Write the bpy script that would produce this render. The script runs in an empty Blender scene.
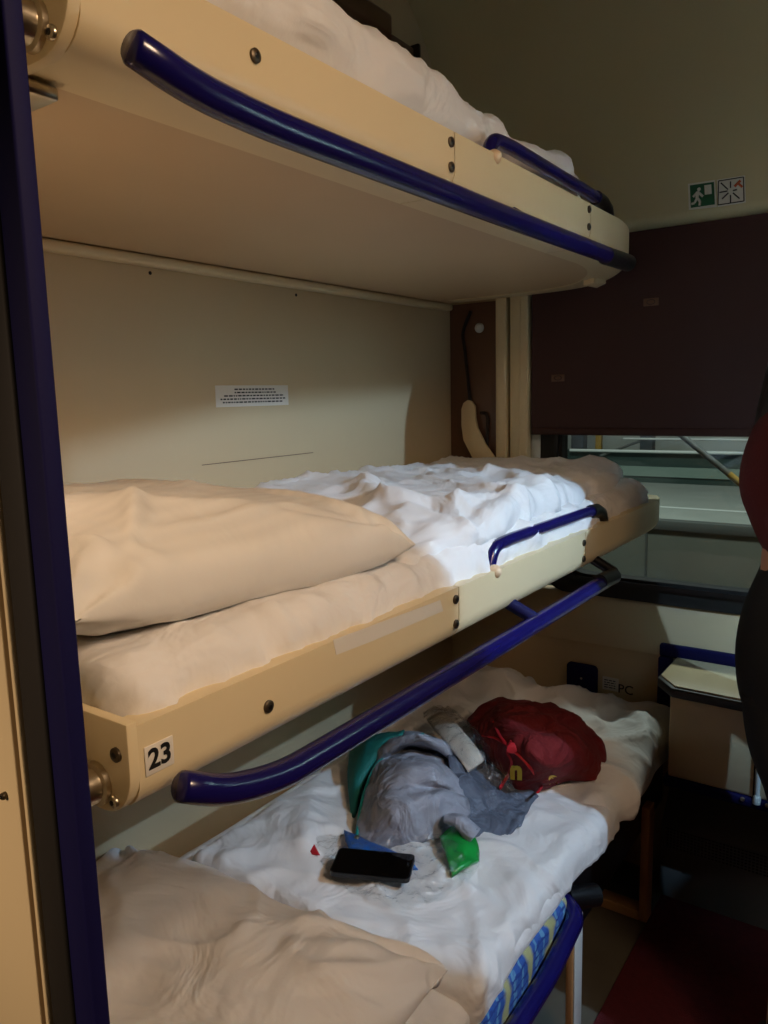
import bpy, bmesh, math, random
from mathutils import Vector, Matrix, noise
from mathutils.bvhtree import BVHTree
random.seed(7)
SC = bpy.context.scene
COL = SC.collection

def lin(c):
    return tuple(((v/255)/12.92 if v/255 <= .04045 else ((v/255+.055)/1.055)**2.4) for v in c)

# ------------------------------------------------------------------ camera
R = Matrix(((0.81846079, -0.06656822, 0.57069309),
            (0.57407537, 0.13563319, -0.80749063),
            (-0.02365171, 0.98852026, 0.14922562)))
EYE = Vector((0, 0, 1.55))
cd = bpy.data.cameras.new('camera')
cam = bpy.data.objects.new('camera', cd); COL.objects.link(cam)
cam.matrix_world = Matrix.Translation(EYE) @ R.to_4x4()
cd.sensor_fit = 'VERTICAL'; cd.sensor_height = 24; cd.sensor_width = 18; cd.lens = 18.0
cd.clip_start = .01
SC.camera = cam

def ray(px, py):
    return R @ Vector((px-384, -(py-512), -768))
def PZ(px, py, z):
    d = ray(px, py); return EYE + d*((z-EYE.z)/d.z)
def PX(px, py, x):
    d = ray(px, py); return EYE + d*((x-EYE.x)/d.x)
def PY(px, py, y):
    d = ray(px, py); return EYE + d*((y-EYE.y)/d.y)

# ------------------------------------------------------------------ world, lights, exposure
w = bpy.data.worlds.new('night'); SC.world = w; w.use_nodes = True
w.node_tree.nodes['Background'].inputs[0].default_value = (*lin((150, 165, 180)), 1)
w.node_tree.nodes['Background'].inputs[1].default_value = .03
SC.view_settings.view_transform = 'Standard'
SC.view_settings.look = 'None'
SC.view_settings.exposure = 0.0
SC.view_settings.gamma = 1.0
SC.view_settings.use_curve_mapping = False

WARM = (1.0, .70, .46)
COLD = (.43, .69, 1.0)
def lamp(name, kind, loc, energy, color, **kw):
    d = bpy.data.lights.new(name, kind); d.energy = energy; d.color = color
    for k, v in kw.items(): setattr(d, k, v)
    o = bpy.data.objects.new(name, d); COL.objects.link(o); o.location = loc
    return o
def aim(o, to):
    o.rotation_euler = (Vector(to)-o.location).to_track_quat('-Z', 'Y').to_euler()

# warm ceiling lamp by the door, and the reading lamp at the head of the middle berth
l = lamp('warm_ceiling_lamp_light', 'AREA', (.93, .52, 2.48), 6.2, WARM, shape='DISK', size=.42, spread=math.radians(92)); aim(l, (-.80, .55, 1.05))
l = lamp('berth_lamp_light', 'AREA', (-.80, .36, 1.60), .35, WARM, shape='DISK', size=.06); aim(l, (-.9, 1.0, 1.6))
# corridor ceiling lamp behind the camera
l = lamp('corridor_lamp_light', 'AREA', (-.72, -.62, 1.75), 1.4, WARM, shape='RECTANGLE', size=.3, size_y=.1, spread=math.radians(75)); aim(l, (-.62, .28, 1.1))
# cold lamp above the opposite berths, its beam cut to shape by an added box
S = Vector((.62, 1.41, 2.03))
lamp('cold_lamp_light', 'POINT', S, 66, COLD, shadow_soft_size=.006)
# platform lamps outside
l = lamp('platform_lamp_light', 'AREA', (-1.4, 3.9, 3.4), 85, (.92, 1.0, .95), shape='RECTANGLE', size=2.0, size_y=.3); aim(l, (-1.3, 5.6, .2))

# ------------------------------------------------------------------ materials
def mat(name, rgb, rough=.5, metal=0, bump=0, bscale=60, var=0, vscale=8, spec=.5, coat=0, sheen=0):
    m = bpy.data.materials.new(name); m.use_nodes = True
    nt = m.node_tree; b = nt.nodes['Principled BSDF']
    c = lin(rgb)
    b.inputs['Base Color'].default_value = (*c, 1)
    b.inputs['Roughness'].default_value = rough
    b.inputs['Metallic'].default_value = metal
    b.inputs['Specular IOR Level'].default_value = spec
    b.inputs['Coat Weight'].default_value = coat
    b.inputs['Sheen Weight'].default_value = sheen
    tc = nt.nodes.new('ShaderNodeTexCoord')
    if var:
        n = nt.nodes.new('ShaderNodeTexNoise'); n.inputs['Scale'].default_value = vscale; n.inputs['Detail'].default_value = 5
        r = nt.nodes.new('ShaderNodeValToRGB')
        r.color_ramp.elements[0].position = .3; r.color_ramp.elements[1].position = .7
        r.color_ramp.elements[0].color = (*[v*(1-var) for v in c], 1)
        r.color_ramp.elements[1].color = (*[min(1, v*(1+var*.5)) for v in c], 1)
        nt.links.new(tc.outputs['Object'], n.inputs['Vector']); nt.links.new(n.outputs['Fac'], r.inputs['Fac'])
        nt.links.new(r.outputs['Color'], b.inputs['Base Color'])
    if bump:
        n = nt.nodes.new('ShaderNodeTexNoise'); n.inputs['Scale'].default_value = bscale; n.inputs['Detail'].default_value = 3
        bp = nt.nodes.new('ShaderNodeBump'); bp.inputs['Strength'].default_value = bump; bp.inputs['Distance'].default_value = .004
        nt.links.new(tc.outputs['Object'], n.inputs['Vector']); nt.links.new(n.outputs['Fac'], bp.inputs['Height'])
        nt.links.new(bp.outputs['Normal'], b.inputs['Normal'])
    return m

M = {}
M['cream'] = mat('cream_lacquer', (224, 206, 166), .38, var=.05, vscale=3)
M['wall'] = mat('wall_laminate', (202, 180, 142), .55, var=.05, vscale=2, bump=.03, bscale=200)
M['ceil'] = mat('ceiling_laminate', (204, 190, 150), .6, var=.04, vscale=2)
M['deck'] = mat('deck_cream_shaded', (206, 180, 142), .5, var=.05, vscale=3)  # berth underside: cream paint with its brown shade put into the colour
M['white'] = mat('white_cotton', (232, 230, 228), .85, bump=.12, bscale=120, sheen=.2)
def wrinkle(m, scale=7, strength=.35, dist=.03):
    nt = m.node_tree; b = nt.nodes['Principled BSDF']
    old = b.inputs['Normal'].links[0].from_node if b.inputs['Normal'].links else None
    tc = nt.nodes.new('ShaderNodeTexCoord'); n = nt.nodes.new('ShaderNodeTexNoise')
    n.noise_type = 'FBM'
    n.inputs['Scale'].default_value = scale; n.inputs['Detail'].default_value = 3; n.inputs['Distortion'].default_value = 1.2
    bp = nt.nodes.new('ShaderNodeBump'); bp.inputs['Strength'].default_value = strength; bp.inputs['Distance'].default_value = dist
    nt.links.new(tc.outputs['Object'], n.inputs['Vector']); nt.links.new(n.outputs['Fac'], bp.inputs['Height'])
    if old: nt.links.new(old.outputs['Normal'], bp.inputs['Normal'])
    nt.links.new(bp.outputs['Normal'], b.inputs['Normal'])
wrinkle(M['white'], 6, .58, .04)
M['navy'] = mat('navy_tube_lacquer', (21, 17, 84), .22, coat=.15)
M['navyflat'] = mat('navy_plastic', (17, 15, 66), .7, spec=.2)
M['rubber'] = mat('black_rubber', (24, 21, 17), .7)
M['black'] = mat('black_plastic', (14, 14, 16), .35)
M['steel'] = mat('brushed_steel', (200, 190, 170), .28, 1)
M['darksteel'] = mat('dark_screw', (90, 80, 66), .4, .8)
M['brown'] = mat('brown_laminate', (104, 74, 56), .3, var=.12, vscale=5)
M['belt'] = mat('dark_belt', (38, 28, 24), .7)
M['maroon'] = mat('maroon_blind', (58, 27, 25), .6, var=.06, vscale=3, bump=.05, bscale=300)
M['carpet'] = mat('maroon_carpet', (104, 28, 36), .95, var=.2, vscale=60, bump=.6, bscale=300)
M['grey'] = mat('grey_floor', (104, 98, 84), .6, var=.12, vscale=10)
M['heater'] = mat('heater_metal', (128, 130, 128), .5, var=.05)
M['sign'] = mat('sticker_white', (222, 216, 204), .5)
M['ink'] = mat('black_ink', (14, 14, 14), .6)
M['green'] = mat('sign_green', (22, 92, 58), .5)
M['orange'] = mat('sign_orange', (206, 88, 40), .5)
M['knob'] = mat('cream_knob', (226, 200, 164), .4)
M['tableedge'] = mat('table_edge', (34, 36, 40), .45)
M['wood'] = mat('beige_leg', (206, 160, 108), .5, var=.08, vscale=12)
M['redfab'] = mat('red_fabric', (112, 10, 13), .85, bump=.25, bscale=250, var=.1, vscale=20); wrinkle(M['redfab'], 10, .7, .045)
M['cord'] = mat('red_cord', (186, 22, 36), .7)
M['yellow'] = mat('yellow_print', (236, 196, 60), .6)
M['jgrey'] = mat('jacket_grey', (150, 154, 166), .6, bump=.2, bscale=150, var=.06, vscale=20); wrinkle(M['jgrey'], 12, .6, .045)
M['jdark'] = mat('jacket_slate', (88, 96, 112), .6, bump=.2, bscale=150); wrinkle(M['jdark'], 12, .6, .045)
M['teal'] = mat('jacket_teal', (16, 110, 102), .7, bump=.15, bscale=150)
M['tealzip'] = mat('zip_teal', (24, 140, 136), .5)
M['bluepack'] = mat('blue_packet', (30, 96, 178), .35, var=.15, vscale=30)
M['greenpack'] = mat('green_packet', (22, 150, 62), .3, var=.2, vscale=30)
M['screen'] = mat('phone_screen', (3, 3, 4), .06)
M['skin'] = mat('skin', (204, 148, 116), .55)
M['lips'] = mat('lips', (166, 86, 80), .5)
M['hair'] = mat('dark_hair', (26, 18, 15), .5, bump=.6, bscale=60)
M['top'] = mat('dark_red_knit', (84, 14, 14), .9, bump=.3, bscale=200)
M['trousers'] = mat('black_trousers', (12, 12, 13), .85, bump=.1)
M['shoe'] = mat('tan_shoe', (170, 130, 86), .6)
M['sole'] = mat('shoe_sole', (66, 48, 34), .7)
M['concrete'] = mat('platform_concrete', (150, 156, 150), .8, var=.1, vscale=4)
M['kerb'] = mat('platform_kerb', (78, 82, 80), .8)
M['facewall'] = mat('platform_face', (112, 116, 106), .8, var=.15, vscale=2)
M['railwhite'] = mat('rail_white', (216, 222, 218), .4)
M['railgrey'] = mat('rail_grey', (120, 124, 120), .4, .5)
M['post'] = mat('post_grey', (74, 80, 84), .6)
M['postyellow'] = mat('post_ochre', (176, 138, 48), .6)
M['backwall'] = mat('station_wall', (196, 200, 192), .8)
M['tealglass'] = mat('dark_teal_panel', (48, 66, 62), .3)
M['midgrn'] = mat('grey_green_panel', (122, 142, 132), .6)
M['housing'] = mat('beam_box_grey', (180, 176, 164), .5)

def glass(name, tint=(1, 1, 1), reflect=.08, rough=.03, bump=0, bscale=30):
    m = bpy.data.materials.new(name); m.use_nodes = True; nt = m.node_tree; nt.nodes.clear()
    out = nt.nodes.new('ShaderNodeOutputMaterial'); mix = nt.nodes.new('ShaderNodeMixShader')
    t = nt.nodes.new('ShaderNodeBsdfTransparent'); g = nt.nodes.new('ShaderNodeBsdfGlossy')
    t.inputs[0].default_value = (*tint, 1); g.inputs['Roughness'].default_value = rough
    f = nt.nodes.new('ShaderNodeLayerWeight'); f.inputs['Blend'].default_value = .5
    pw = nt.nodes.new('ShaderNodeMath'); pw.operation = 'POWER'; pw.inputs[1].default_value = 4
    mr = nt.nodes.new('ShaderNodeMapRange'); mr.inputs['To Min'].default_value = reflect*.5; mr.inputs['To Max'].default_value = min(.8, reflect*5)
    nt.links.new(f.outputs['Facing'], pw.inputs[0]); nt.links.new(pw.outputs[0], mr.inputs['Value']); nt.links.new(mr.outputs['Result'], mix.inputs[0])
    nt.links.new(t.outputs[0], mix.inputs[1]); nt.links.new(g.outputs[0], mix.inputs[2]); nt.links.new(mix.outputs[0], out.inputs[0])
    if bump:
        tc = nt.nodes.new('ShaderNodeTexCoord')
        n = nt.nodes.new('ShaderNodeTexNoise'); n.inputs['Scale'].default_value = bscale; n.inputs['Detail'].default_value = 4
        bp = nt.nodes.new('ShaderNodeBump'); bp.inputs['Strength'].default_value = bump; bp.inputs['Distance'].default_value = .02
        nt.links.new(tc.outputs['Object'], n.inputs['Vector']); nt.links.new(n.outputs['Fac'], bp.inputs['Height'])
        nt.links.new(bp.outputs['Normal'], g.inputs['Normal']); nt.links.new(bp.outputs['Normal'], f.inputs['Normal'])
    return m
M['pane'] = glass('window_glass', (.86, .9, .88), .08)
M['plastic'] = glass('clear_plastic', (.97, .98, .98), .22, .27, 1.0, 38)

def striped(name, rgb):       # satin stripes woven into the pillow case
    m = mat(name, rgb, .6, bump=.08, bscale=120, sheen=.2)
    nt = m.node_tree; b = nt.nodes['Principled BSDF']
    tc = nt.nodes.new('ShaderNodeTexCoord'); wv = nt.nodes.new('ShaderNodeTexWave')
    wv.bands_direction = 'X'; wv.inputs['Scale'].default_value = 12
    r = nt.nodes.new('ShaderNodeMapRange'); r.inputs['To Min'].default_value = .48; r.inputs['To Max'].default_value = .80
    nt.links.new(tc.outputs['Object'], wv.inputs['Vector']); nt.links.new(wv.outputs['Fac'], r.inputs['Value'])
    nt.links.new(r.outputs['Result'], b.inputs['Roughness'])
    mx = nt.nodes.new('ShaderNodeMix'); mx.data_type = 'RGBA'
    c = lin(rgb)
    mx.inputs[6].default_value = (*c, 1); mx.inputs[7].default_value = (*[v*.93 for v in c], 1)
    nt.links.new(wv.outputs['Fac'], mx.inputs[0]); nt.links.new(mx.outputs[2], b.inputs['Base Color'])
    return m
M['stripe'] = striped('striped_pillow_cotton', (234, 230, 222)); wrinkle(M['stripe'], 5, .3, .03)

def check_fabric():           # blue woven check of the seat cushion
    m = mat('blue_check_weave', (50, 96, 170), .9, bump=.3, bscale=300)
    nt = m.node_tree; b = nt.nodes['Principled BSDF']; tc = nt.nodes.new('ShaderNodeTexCoord')
    col = None
    for d, sc, c in (('Y', 9, (96, 150, 190)), ('Z', 16, (30, 62, 140)), ('Y', 3.1, (170, 170, 120))):
        wv = nt.nodes.new('ShaderNodeTexWave'); wv.bands_direction = d; wv.inputs['Scale'].default_value = sc
        wv.inputs['Distortion'].default_value = 3; wv.inputs['Detail Scale'].default_value = 4
        rp = nt.nodes.new('ShaderNodeMapRange'); rp.inputs['From Min'].default_value = .72; rp.inputs['From Max'].default_value = .95
        mx = nt.nodes.new('ShaderNodeMix'); mx.data_type = 'RGBA'
        nt.links.new(tc.outputs['Object'], wv.inputs['Vector']); nt.links.new(wv.outputs['Fac'], rp.inputs['Value']); nt.links.new(rp.outputs['Result'], mx.inputs[0])
        if col: nt.links.new(col, mx.inputs[6])
        else: mx.inputs[6].default_value = (*lin((44, 88, 166)), 1)
        mx.inputs[7].default_value = (*lin(c), 1); col = mx.outputs[2]
    nt.links.new(col, b.inputs['Base Color'])
    return m
M['check'] = check_fabric()

# ------------------------------------------------------------------ helpers
def link(name, me, m, parent=None):
    if m is not None: me.materials.append(m)
    o = bpy.data.objects.new(name, me); COL.objects.link(o)
    if parent is not None: attach(o, parent)
    return o
def attach(o, parent):
    off = Matrix.Identity(4)
    p = parent
    while p is not None:
        if p.type == 'EMPTY': off = Matrix.Translation(-p.location); break
        p = p.parent if p.parent is None or p.parent.type == 'EMPTY' else p.parent
        break
    o.parent = parent
    o.matrix_parent_inverse = Matrix.Translation(-parent.location) if parent.type == 'EMPTY' else Matrix.Identity(4)
def thing(name, label, cat, loc, group=None):
    o = bpy.data.objects.new(name, None); COL.objects.link(o); o.location = loc; o.empty_display_size = .05
    o['label'] = label; o['category'] = cat
    if group: o['group'] = group
    return o
def tag(o, label, cat, group=None):
    o['label'] = label; o['category'] = cat
    if group: o['group'] = group
    return o
def struct(o, label=None, cat=None):
    o['kind'] = 'structure'
    if label: o['label'] = label
    if cat: o['category'] = cat
    return o
def mesh(name, vs, fs, m, parent=None, smooth=False, recalc=True):
    me = bpy.data.meshes.new(name); me.from_pydata([tuple(v) for v in vs], [], fs)
    if recalc:
        b = bmesh.new(); b.from_mesh(me); bmesh.ops.recalc_face_normals(b, faces=b.faces); b.to_mesh(me); b.free()
    if smooth:
        for p in me.polygons: p.use_smooth = True
    me.update()
    return link(name, me, m, parent)
def box(name, x0, x1, y0, y1, z0, z1, m, parent=None, bev=.0, seg=2):
    b = bmesh.new(); bmesh.ops.create_cube(b, size=1)
    for v in b.verts:
        v.co = Vector(((x0+x1)/2+v.co.x*(x1-x0), (y0+y1)/2+v.co.y*(y1-y0), (z0+z1)/2+v.co.z*(z1-z0)))
    if bev: bmesh.ops.bevel(b, geom=list(b.edges), offset=bev, segments=seg, affect='EDGES', profile=.5)
    me = bpy.data.meshes.new(name); b.to_mesh(me); b.free()
    if bev:
        for p in me.polygons: p.use_smooth = True
        me.set_sharp_from_angle(angle=math.radians(50))
    return link(name, me, m, parent)
def prism(name, poly, a, b_, axis, m, parent=None, bev=0, seg=2):
    """poly in the two other axes (x,y | x,z | y,z), extruded from a to b_ along axis."""
    def pt(p, t):
        if axis == 'z': return Vector((p[0], p[1], t))
        if axis == 'y': return Vector((p[0], t, p[1]))
        return Vector((t, p[0], p[1]))
    n = len(poly)
    vs = [pt(p, a) for p in poly]+[pt(p, b_) for p in poly]
    fs = [tuple(range(n)), tuple(range(2*n-1, n-1, -1))]+[(i, (i+1) % n, n+(i+1) % n, n+i) for i in range(n)]
    b = bmesh.new(); V = [b.verts.new(v) for v in vs]
    for f in fs: b.faces.new([V[i] for i in f])
    bmesh.ops.recalc_face_normals(b, faces=b.faces)
    if bev:
        bmesh.ops.bevel(b, geom=[e for e in b.edges if e.calc_face_angle(0) > .5], offset=bev, segments=seg, affect='EDGES', profile=.5)
    me = bpy.data.meshes.new(name); b.to_mesh(me); b.free()
    for p in me.polygons: p.use_smooth = True
    me.set_sharp_from_angle(angle=math.radians(35))
    return link(name, me, m, parent)
def cr(p0, p1, p2, p3, t):
    return .5*((2*p1)+(p2-p0)*t+(2*p0-5*p1+4*p2-p3)*t*t+(3*p1-p0-3*p2+p3)*t*t*t)
def curve(pts, k=8):
    pts = [Vector(p) for p in pts]; out = []
    for i in range(len(pts)-1):
        p0 = pts[i-1] if i else pts[0]*2-pts[1]
        p3 = pts[i+2] if i+2 < len(pts) else pts[-1]*2-pts[-2]
        for j in range(k): out.append(cr(p0, pts[i], pts[i+1], p3, j/k))
    return out+[pts[-1]]
def fillet(pts, r=.03, k=6):
    """polyline with its inner corners rounded"""
    pts = [Vector(p) for p in pts]; out = [pts[0]]
    for i in range(1, len(pts)-1):
        a, b, c = pts[i-1], pts[i], pts[i+1]
        rr = min(r, (a-b).length*.49, (c-b).length*.49)
        s, e = b+(a-b).normalized()*rr, b+(c-b).normalized()*rr
        for j in range(k+1):
            t = j/k; out.append(s*(1-t)**2+b*2*t*(1-t)+e*t*t)
    return out+[pts[-1]]
def tube(name, pts, r, m, parent=None, n=14, radii=None, flat=None):
    pts = [Vector(p) for p in pts]; vs = []; fs = []
    up = Vector((0, 0, 1)); prev = None
    for i, p in enumerate(pts):
        t = (pts[min(i+1, len(pts)-1)]-pts[max(i-1, 0)]).normalized()
        if prev is None:
            a = t.orthogonal().normalized() if abs(t.z) > .9 else t.cross(up).normalized()
        else:
            a = (prev-t*prev.dot(t)).normalized()
        prev = a; b = t.cross(a)
        rr = radii[i] if radii else r
        for j in range(n):
            g = 2*math.pi*j/n
            vs.append(p+a*math.cos(g)*rr+b*math.sin(g)*rr*(flat or 1))
    for i in range(len(pts)-1):
        for j in range(n):
            fs.append((i*n+j, i*n+(j+1) % n, (i+1)*n+(j+1) % n, (i+1)*n+j))
    fs.append(tuple(range(n-1, -1, -1))); k = (len(pts)-1)*n; fs.append(tuple(range(k, k+n)))
    o = mesh(name, vs, fs, m, parent, True)
    o.data.set_sharp_from_angle(angle=math.radians(60))
    return o
def disc(name, c, axis, r, h, m, parent=None, n=16, dome=0):
    """short cylinder with a bevelled rim: head of a screw, knob, washer"""
    c = Vector(c); ax = Vector(axis).normalized()
    prof = [(0, r), (.7, r), (1, r*.8)] if not dome else [(0, r), (.4, r*.95), (.75, r*.7), (.95, r*.35), (1, r*.05)]
    a = ax.orthogonal().normalized(); b = ax.cross(a); vs = []; fs = []
    for t, rr in prof:
        for j in range(n):
            g = 2*math.pi*j/n; vs.append(c+ax*h*t+(a*math.cos(g)+b*math.sin(g))*rr)
    for i in range(len(prof)-1):
        for j in range(n): fs.append((i*n+j, i*n+(j+1) % n, (i+1)*n+(j+1) % n, (i+1)*n+j))
    fs.append(tuple(range(n-1, -1, -1))); k = (len(prof)-1)*n; fs.append(tuple(range(k, k+n)))
    o = mesh(name, vs, fs, m, parent, True); o.data.set_sharp_from_angle(angle=math.radians(50)); return o
def screw(c, axis, r, parent, m=None):
    s = disc('screw', c, axis, r, .004, m or M['darksteel'], parent)
    ax = Vector(axis).normalized(); p = Vector(c)+ax*.004
    disc('screw_socket', p, axis, r*.45, .0012, M['black'], s, 6)
    return s
def ridged(p, f):
    return (1-abs(noise.noise(Vector(p)*f)))**3
def fold(p, f):
    return (1-abs(noise.noise(Vector(p)*f)))**9
def smoothstep(a, b, x):
    t = max(0, min(1, (x-a)/(b-a))); return t*t*(3-2*t)
def slab(name, x0, x1, y0, y1, z0, z1, r, m, parent=None, amp=.004, ny=140, nc=40, disp=None, seed=0, xf=None, zt=None, endr=None):
    """soft rounded mattress or quilt: rounded cross sections strung along y. x1 is the front."""
    endr = endr or r
    ys = []
    k = 7
    for i in range(k): ys.append((y0+endr*(1-math.cos(math.pi/2*i/k)), math.sin(math.pi/2*i/k)))
    for i in range(ny+1): ys.append((y0+endr+(y1-y0-2*endr)*i/ny, 1))
    for i in range(k-1, -1, -1): ys.append((y1-endr*(1-math.cos(math.pi/2*i/k)), math.sin(math.pi/2*i/k)))
    vs = []; fs = []
    for y, s in ys:
        X0, X1, Z0, Z1 = x0, (xf(y) if xf else x1), z0, (zt(y) if zt else z1)
        rr = min(r, (Z1-Z0)*.49, (X1-X0)*.49)
        shrink = endr*(1-s)
        X0 += shrink; X1 -= shrink; Z1 -= shrink*.8; Z0 += shrink*.15
        rr = min(rr, (Z1-Z0)*.49)
        # unequal spacing round the section: straight runs and four quarter circles
        sec = []
        cs = [(X1-rr, Z0+rr, -90), (X1-rr, Z1-rr, 0), (X0+rr, Z1-rr, 90), (X0+rr, Z0+rr, 180)]
        runs = [6, nc, 6, 8]
        for q, (cx, cz, a0) in enumerate(cs):
            for j in range(7):
                a = math.radians(a0+90*j/6); sec.append((cx+rr*math.cos(a), cz+rr*math.sin(a), math.cos(a), math.sin(a)))
            nx = cs[(q+1) % 4]; a = math.radians(a0+90); e = (nx[0]+rr*math.cos(a), nx[1]+rr*math.sin(a)); st = sec[-1]
            for j in range(1, runs[q]):
                t = j/runs[q]; sec.append((st[0]+(e[0]-st[0])*t, st[1]+(e[1]-st[1])*t, math.cos(a), math.sin(a)))
        for X, Z, nx_, nz_ in sec:
            d = 0
            p = (X+seed, y, Z)
            if nz_ > -.3:
                d = amp*(noise.noise(Vector(p)*4)+.5*noise.noise(Vector(p)*11))
                if disp: d += disp(X, y, Z, nx_, nz_)
            vs.append((X+nx_*d, y, Z+nz_*d))
    L = len(sec)
    for i in range(len(ys)-1):
        for j in range(L): fs.append((i*L+j, i*L+(j+1) % L, (i+1)*L+(j+1) % L, (i+1)*L+j))
    fs.append(tuple(range(L))); q = (len(ys)-1)*L; fs.append(tuple(range(q+L-1, q-1, -1)))
    return mesh(name, vs, fs, m, parent, True)
def crease(x, y, a, b, wd, h):
    """a raised or sunk fold along segment a-b in plan"""
    ax, ay = a; bx, by = b; dx, dy = bx-ax, by-ay; L = dx*dx+dy*dy
    t = ((x-ax)*dx+(y-ay)*dy)/L; tc = max(0, min(1, t))
    d = math.hypot(x-ax-dx*tc, y-ay-dy*tc)
    return h*math.exp(-(d/wd)**2)*(1-.6*abs(2*tc-1))
def patch(name, rows, m, parent=None, k=6, thick=.003, amp=.004, freq=18, seed=0):
    """cloth laid through a grid of points"""
    g = [curve(r, k) for r in rows]
    cols = [curve([g[i][j] for i in range(len(g))], k) for j in range(len(g[0]))]
    nr, ncol = len(cols[0]), len(cols); vs = []; fs = []
    so = Vector((seed, seed*1.7, 0))
    for i in range(nr):
        for j in range(ncol):
            p = cols[j][i].copy()
            d = noise.noise((p+so)*freq)+.5*noise.noise((p+so)*freq*2.3)+.8*(ridged(p+so, freq*.6)-.4)
            p += Vector((.25, -.3, 1)).normalized()*amp*d
            vs.append(p)
    for i in range(nr-1):
        for j in range(ncol-1): fs.append((i*ncol+j, i*ncol+j+1, (i+1)*ncol+j+1, (i+1)*ncol+j))
    o = mesh(name, vs, fs, m, parent, True)
    if thick:
        s = o.modifiers.new('thickness', 'SOLIDIFY'); s.thickness = thick; s.offset = 0
    return o
def pillow(name, c, hx, hy, h, m, amp=.004, seed=0, pin=.10, rot=0, n=100, disp=None, parent=None, flat=.35, tilt=0):
    """stuffed pillow: two cushioned faces meeting in a seam, corners drawn out"""
    c = Vector(c); vs = []; fs = []; idx = {}
    Rz = Matrix.Rotation(rot, 3, 'Z')
    for side in (1, -1):
        for i in range(n+1):
            for j in range(n+1):
                u = -math.cos(math.pi*i/n); v = -math.cos(math.pi*j/n)
                edge = i in (0, n) or j in (0, n)
                if edge and side == -1: idx[(side, i, j)] = idx[(1, i, j)]; continue
                f = max(0, (1-abs(u)**2.8))**.40*max(0, (1-abs(v)**2.8))**.40
                X = u*hx*(1-pin*(1-v*v)*abs(u)**2); Y = v*hy*(1-pin*(1-u*u)*abs(v)**2)
                Z = side*h*f*(1 if side == 1 else flat)
                p = Vector((X, Y, Z+tilt*v))
                # gathers that run in from the corners and the seam
                cu, cv = abs(u), abs(v)
                ang = math.atan2(1.02-cv, 1.02-cu); dist = math.hypot(1-cu, 1-cv)
                g = math.sin(ang*11+seed+(1 if u > 0 else 0)*1.3+(2 if v > 0 else 0))*math.exp(-dist*3.2)*min(1, dist*5)
                q = p+Vector((seed, seed, 0))
                d = amp*(noise.noise(q*5)+.5*noise.noise(q*12))+amp*1.9*g+amp*1.3*(ridged(q, 4.5)-.35)*f
                d += amp*1.2*(fold((X*1.1, Y, seed+Z), 5)-.2)*min(1, f*2)
                if disp: d += disp(u, v)*(1 if side == 1 else .3)
                if not edge: p.z += side*d*(1 if side == 1 else .4)
                idx[(side, i, j)] = len(vs); vs.append(c+Rz @ p)
        for i in range(n):
            for j in range(n):
                q = (idx[(side, i, j)], idx[(side, i+1, j)], idx[(side, i+1, j+1)], idx[(side, i, j+1)])
                fs.append(q if side == 1 else q[::-1])
    return mesh(name, vs, fs, m, parent, True)
def text(name, body, size, o, xa, ya, m, parent=None, bold=.0, surf=None, lift=.0015, align='CENTER'):
    cu = bpy.data.curves.new('tmp', 'FONT'); cu.body = body; cu.size = size; cu.align_x = align; cu.align_y = 'CENTER'; cu.offset = bold
    cu.resolution_u = 3
    t = bpy.data.objects.new('tmp', cu); COL.objects.link(t)
    dg = bpy.context.evaluated_depsgraph_get(); me = bpy.data.meshes.new_from_object(t.evaluated_get(dg))
    bpy.data.objects.remove(t); bpy.data.curves.remove(cu)
    o = Vector(o); xa = Vector(xa).normalized(); ya = Vector(ya).normalized(); nn = xa.cross(ya)
    if surf:
        b = bmesh.new(); b.from_mesh(me); bmesh.ops.triangulate(b, faces=b.faces)
        bmesh.ops.subdivide_edges(b, edges=b.edges, cuts=2); b.to_mesh(me); b.free()
    for v in me.vertices:
        p = o+xa*v.co.x+ya*v.co.y
        if surf:
            h = surf.ray_cast(p+nn*.15, -nn)
            if h[0]: p = h[0]+nn*lift
        else: p = p+nn*lift
        v.co = p
    return link(name, me, m, parent)

# ------------------------------------------------------------------ the setting
XW = -1.38; YW = 2.38
wl = struct(box('wall_left', XW-.05, XW, -.02, 2.75, 0, 3.0, M['wall']))
sz = PX(250, 460, XW).z
box('panel_seam', XW, XW+.0010, 1.22, 1.62, sz, sz+.0016, M['brown'], wl)
for p in (PX(150, 273, XW), PX(296, 295, XW)): disc('screw_hole', (XW, p.y, p.z), (1, 0, 0), .004, .0015, M['rubber'], wl, 10)
box('wall_rail', XW, XW+.035, .34, 2.34, 1.832, 1.852, M['cream'], wl, .006)
struct(box('wall_right', 1.06, 1.10, -1.3, 2.75, 0, 3.0, M['brown']))
fl = struct(box('floor', -1.43, 1.10, -1.4, 2.75, -.05, 0, M['grey']))
box('carpet', -.575, .62, .35, 2.25, 0, .008, M['carpet'], fl, .002)
# curved roof and the wall strip over the window in one profile
prof = [(2.38, 2.012), (2.38, 2.22), (2.36, 2.40), (2.30, 2.56), (2.19, 2.70), (2.02, 2.80), (1.6, 2.88), (.9, 2.90), (-1.3, 2.90)]
cp = curve([Vector((0, y, z)) for y, z in prof], 5)
vs = []; fs = []
for x in (XW, 1.08):
    for p in cp: vs.append((x, p.y, p.z))
for x in (XW, 1.08):
    for p in cp: vs.append((x, p.y+.03, p.z+.03))
n = len(cp)
for i in range(n-1): fs += [(i, i+1, n+i+1, n+i), (2*n+i, 3*n+i, 3*n+i+1, 2*n+i+1)]
fs += [(0, n, 3*n, 2*n)]
struct(mesh('ceiling', vs, fs, M['ceil'], None, True))
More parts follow.
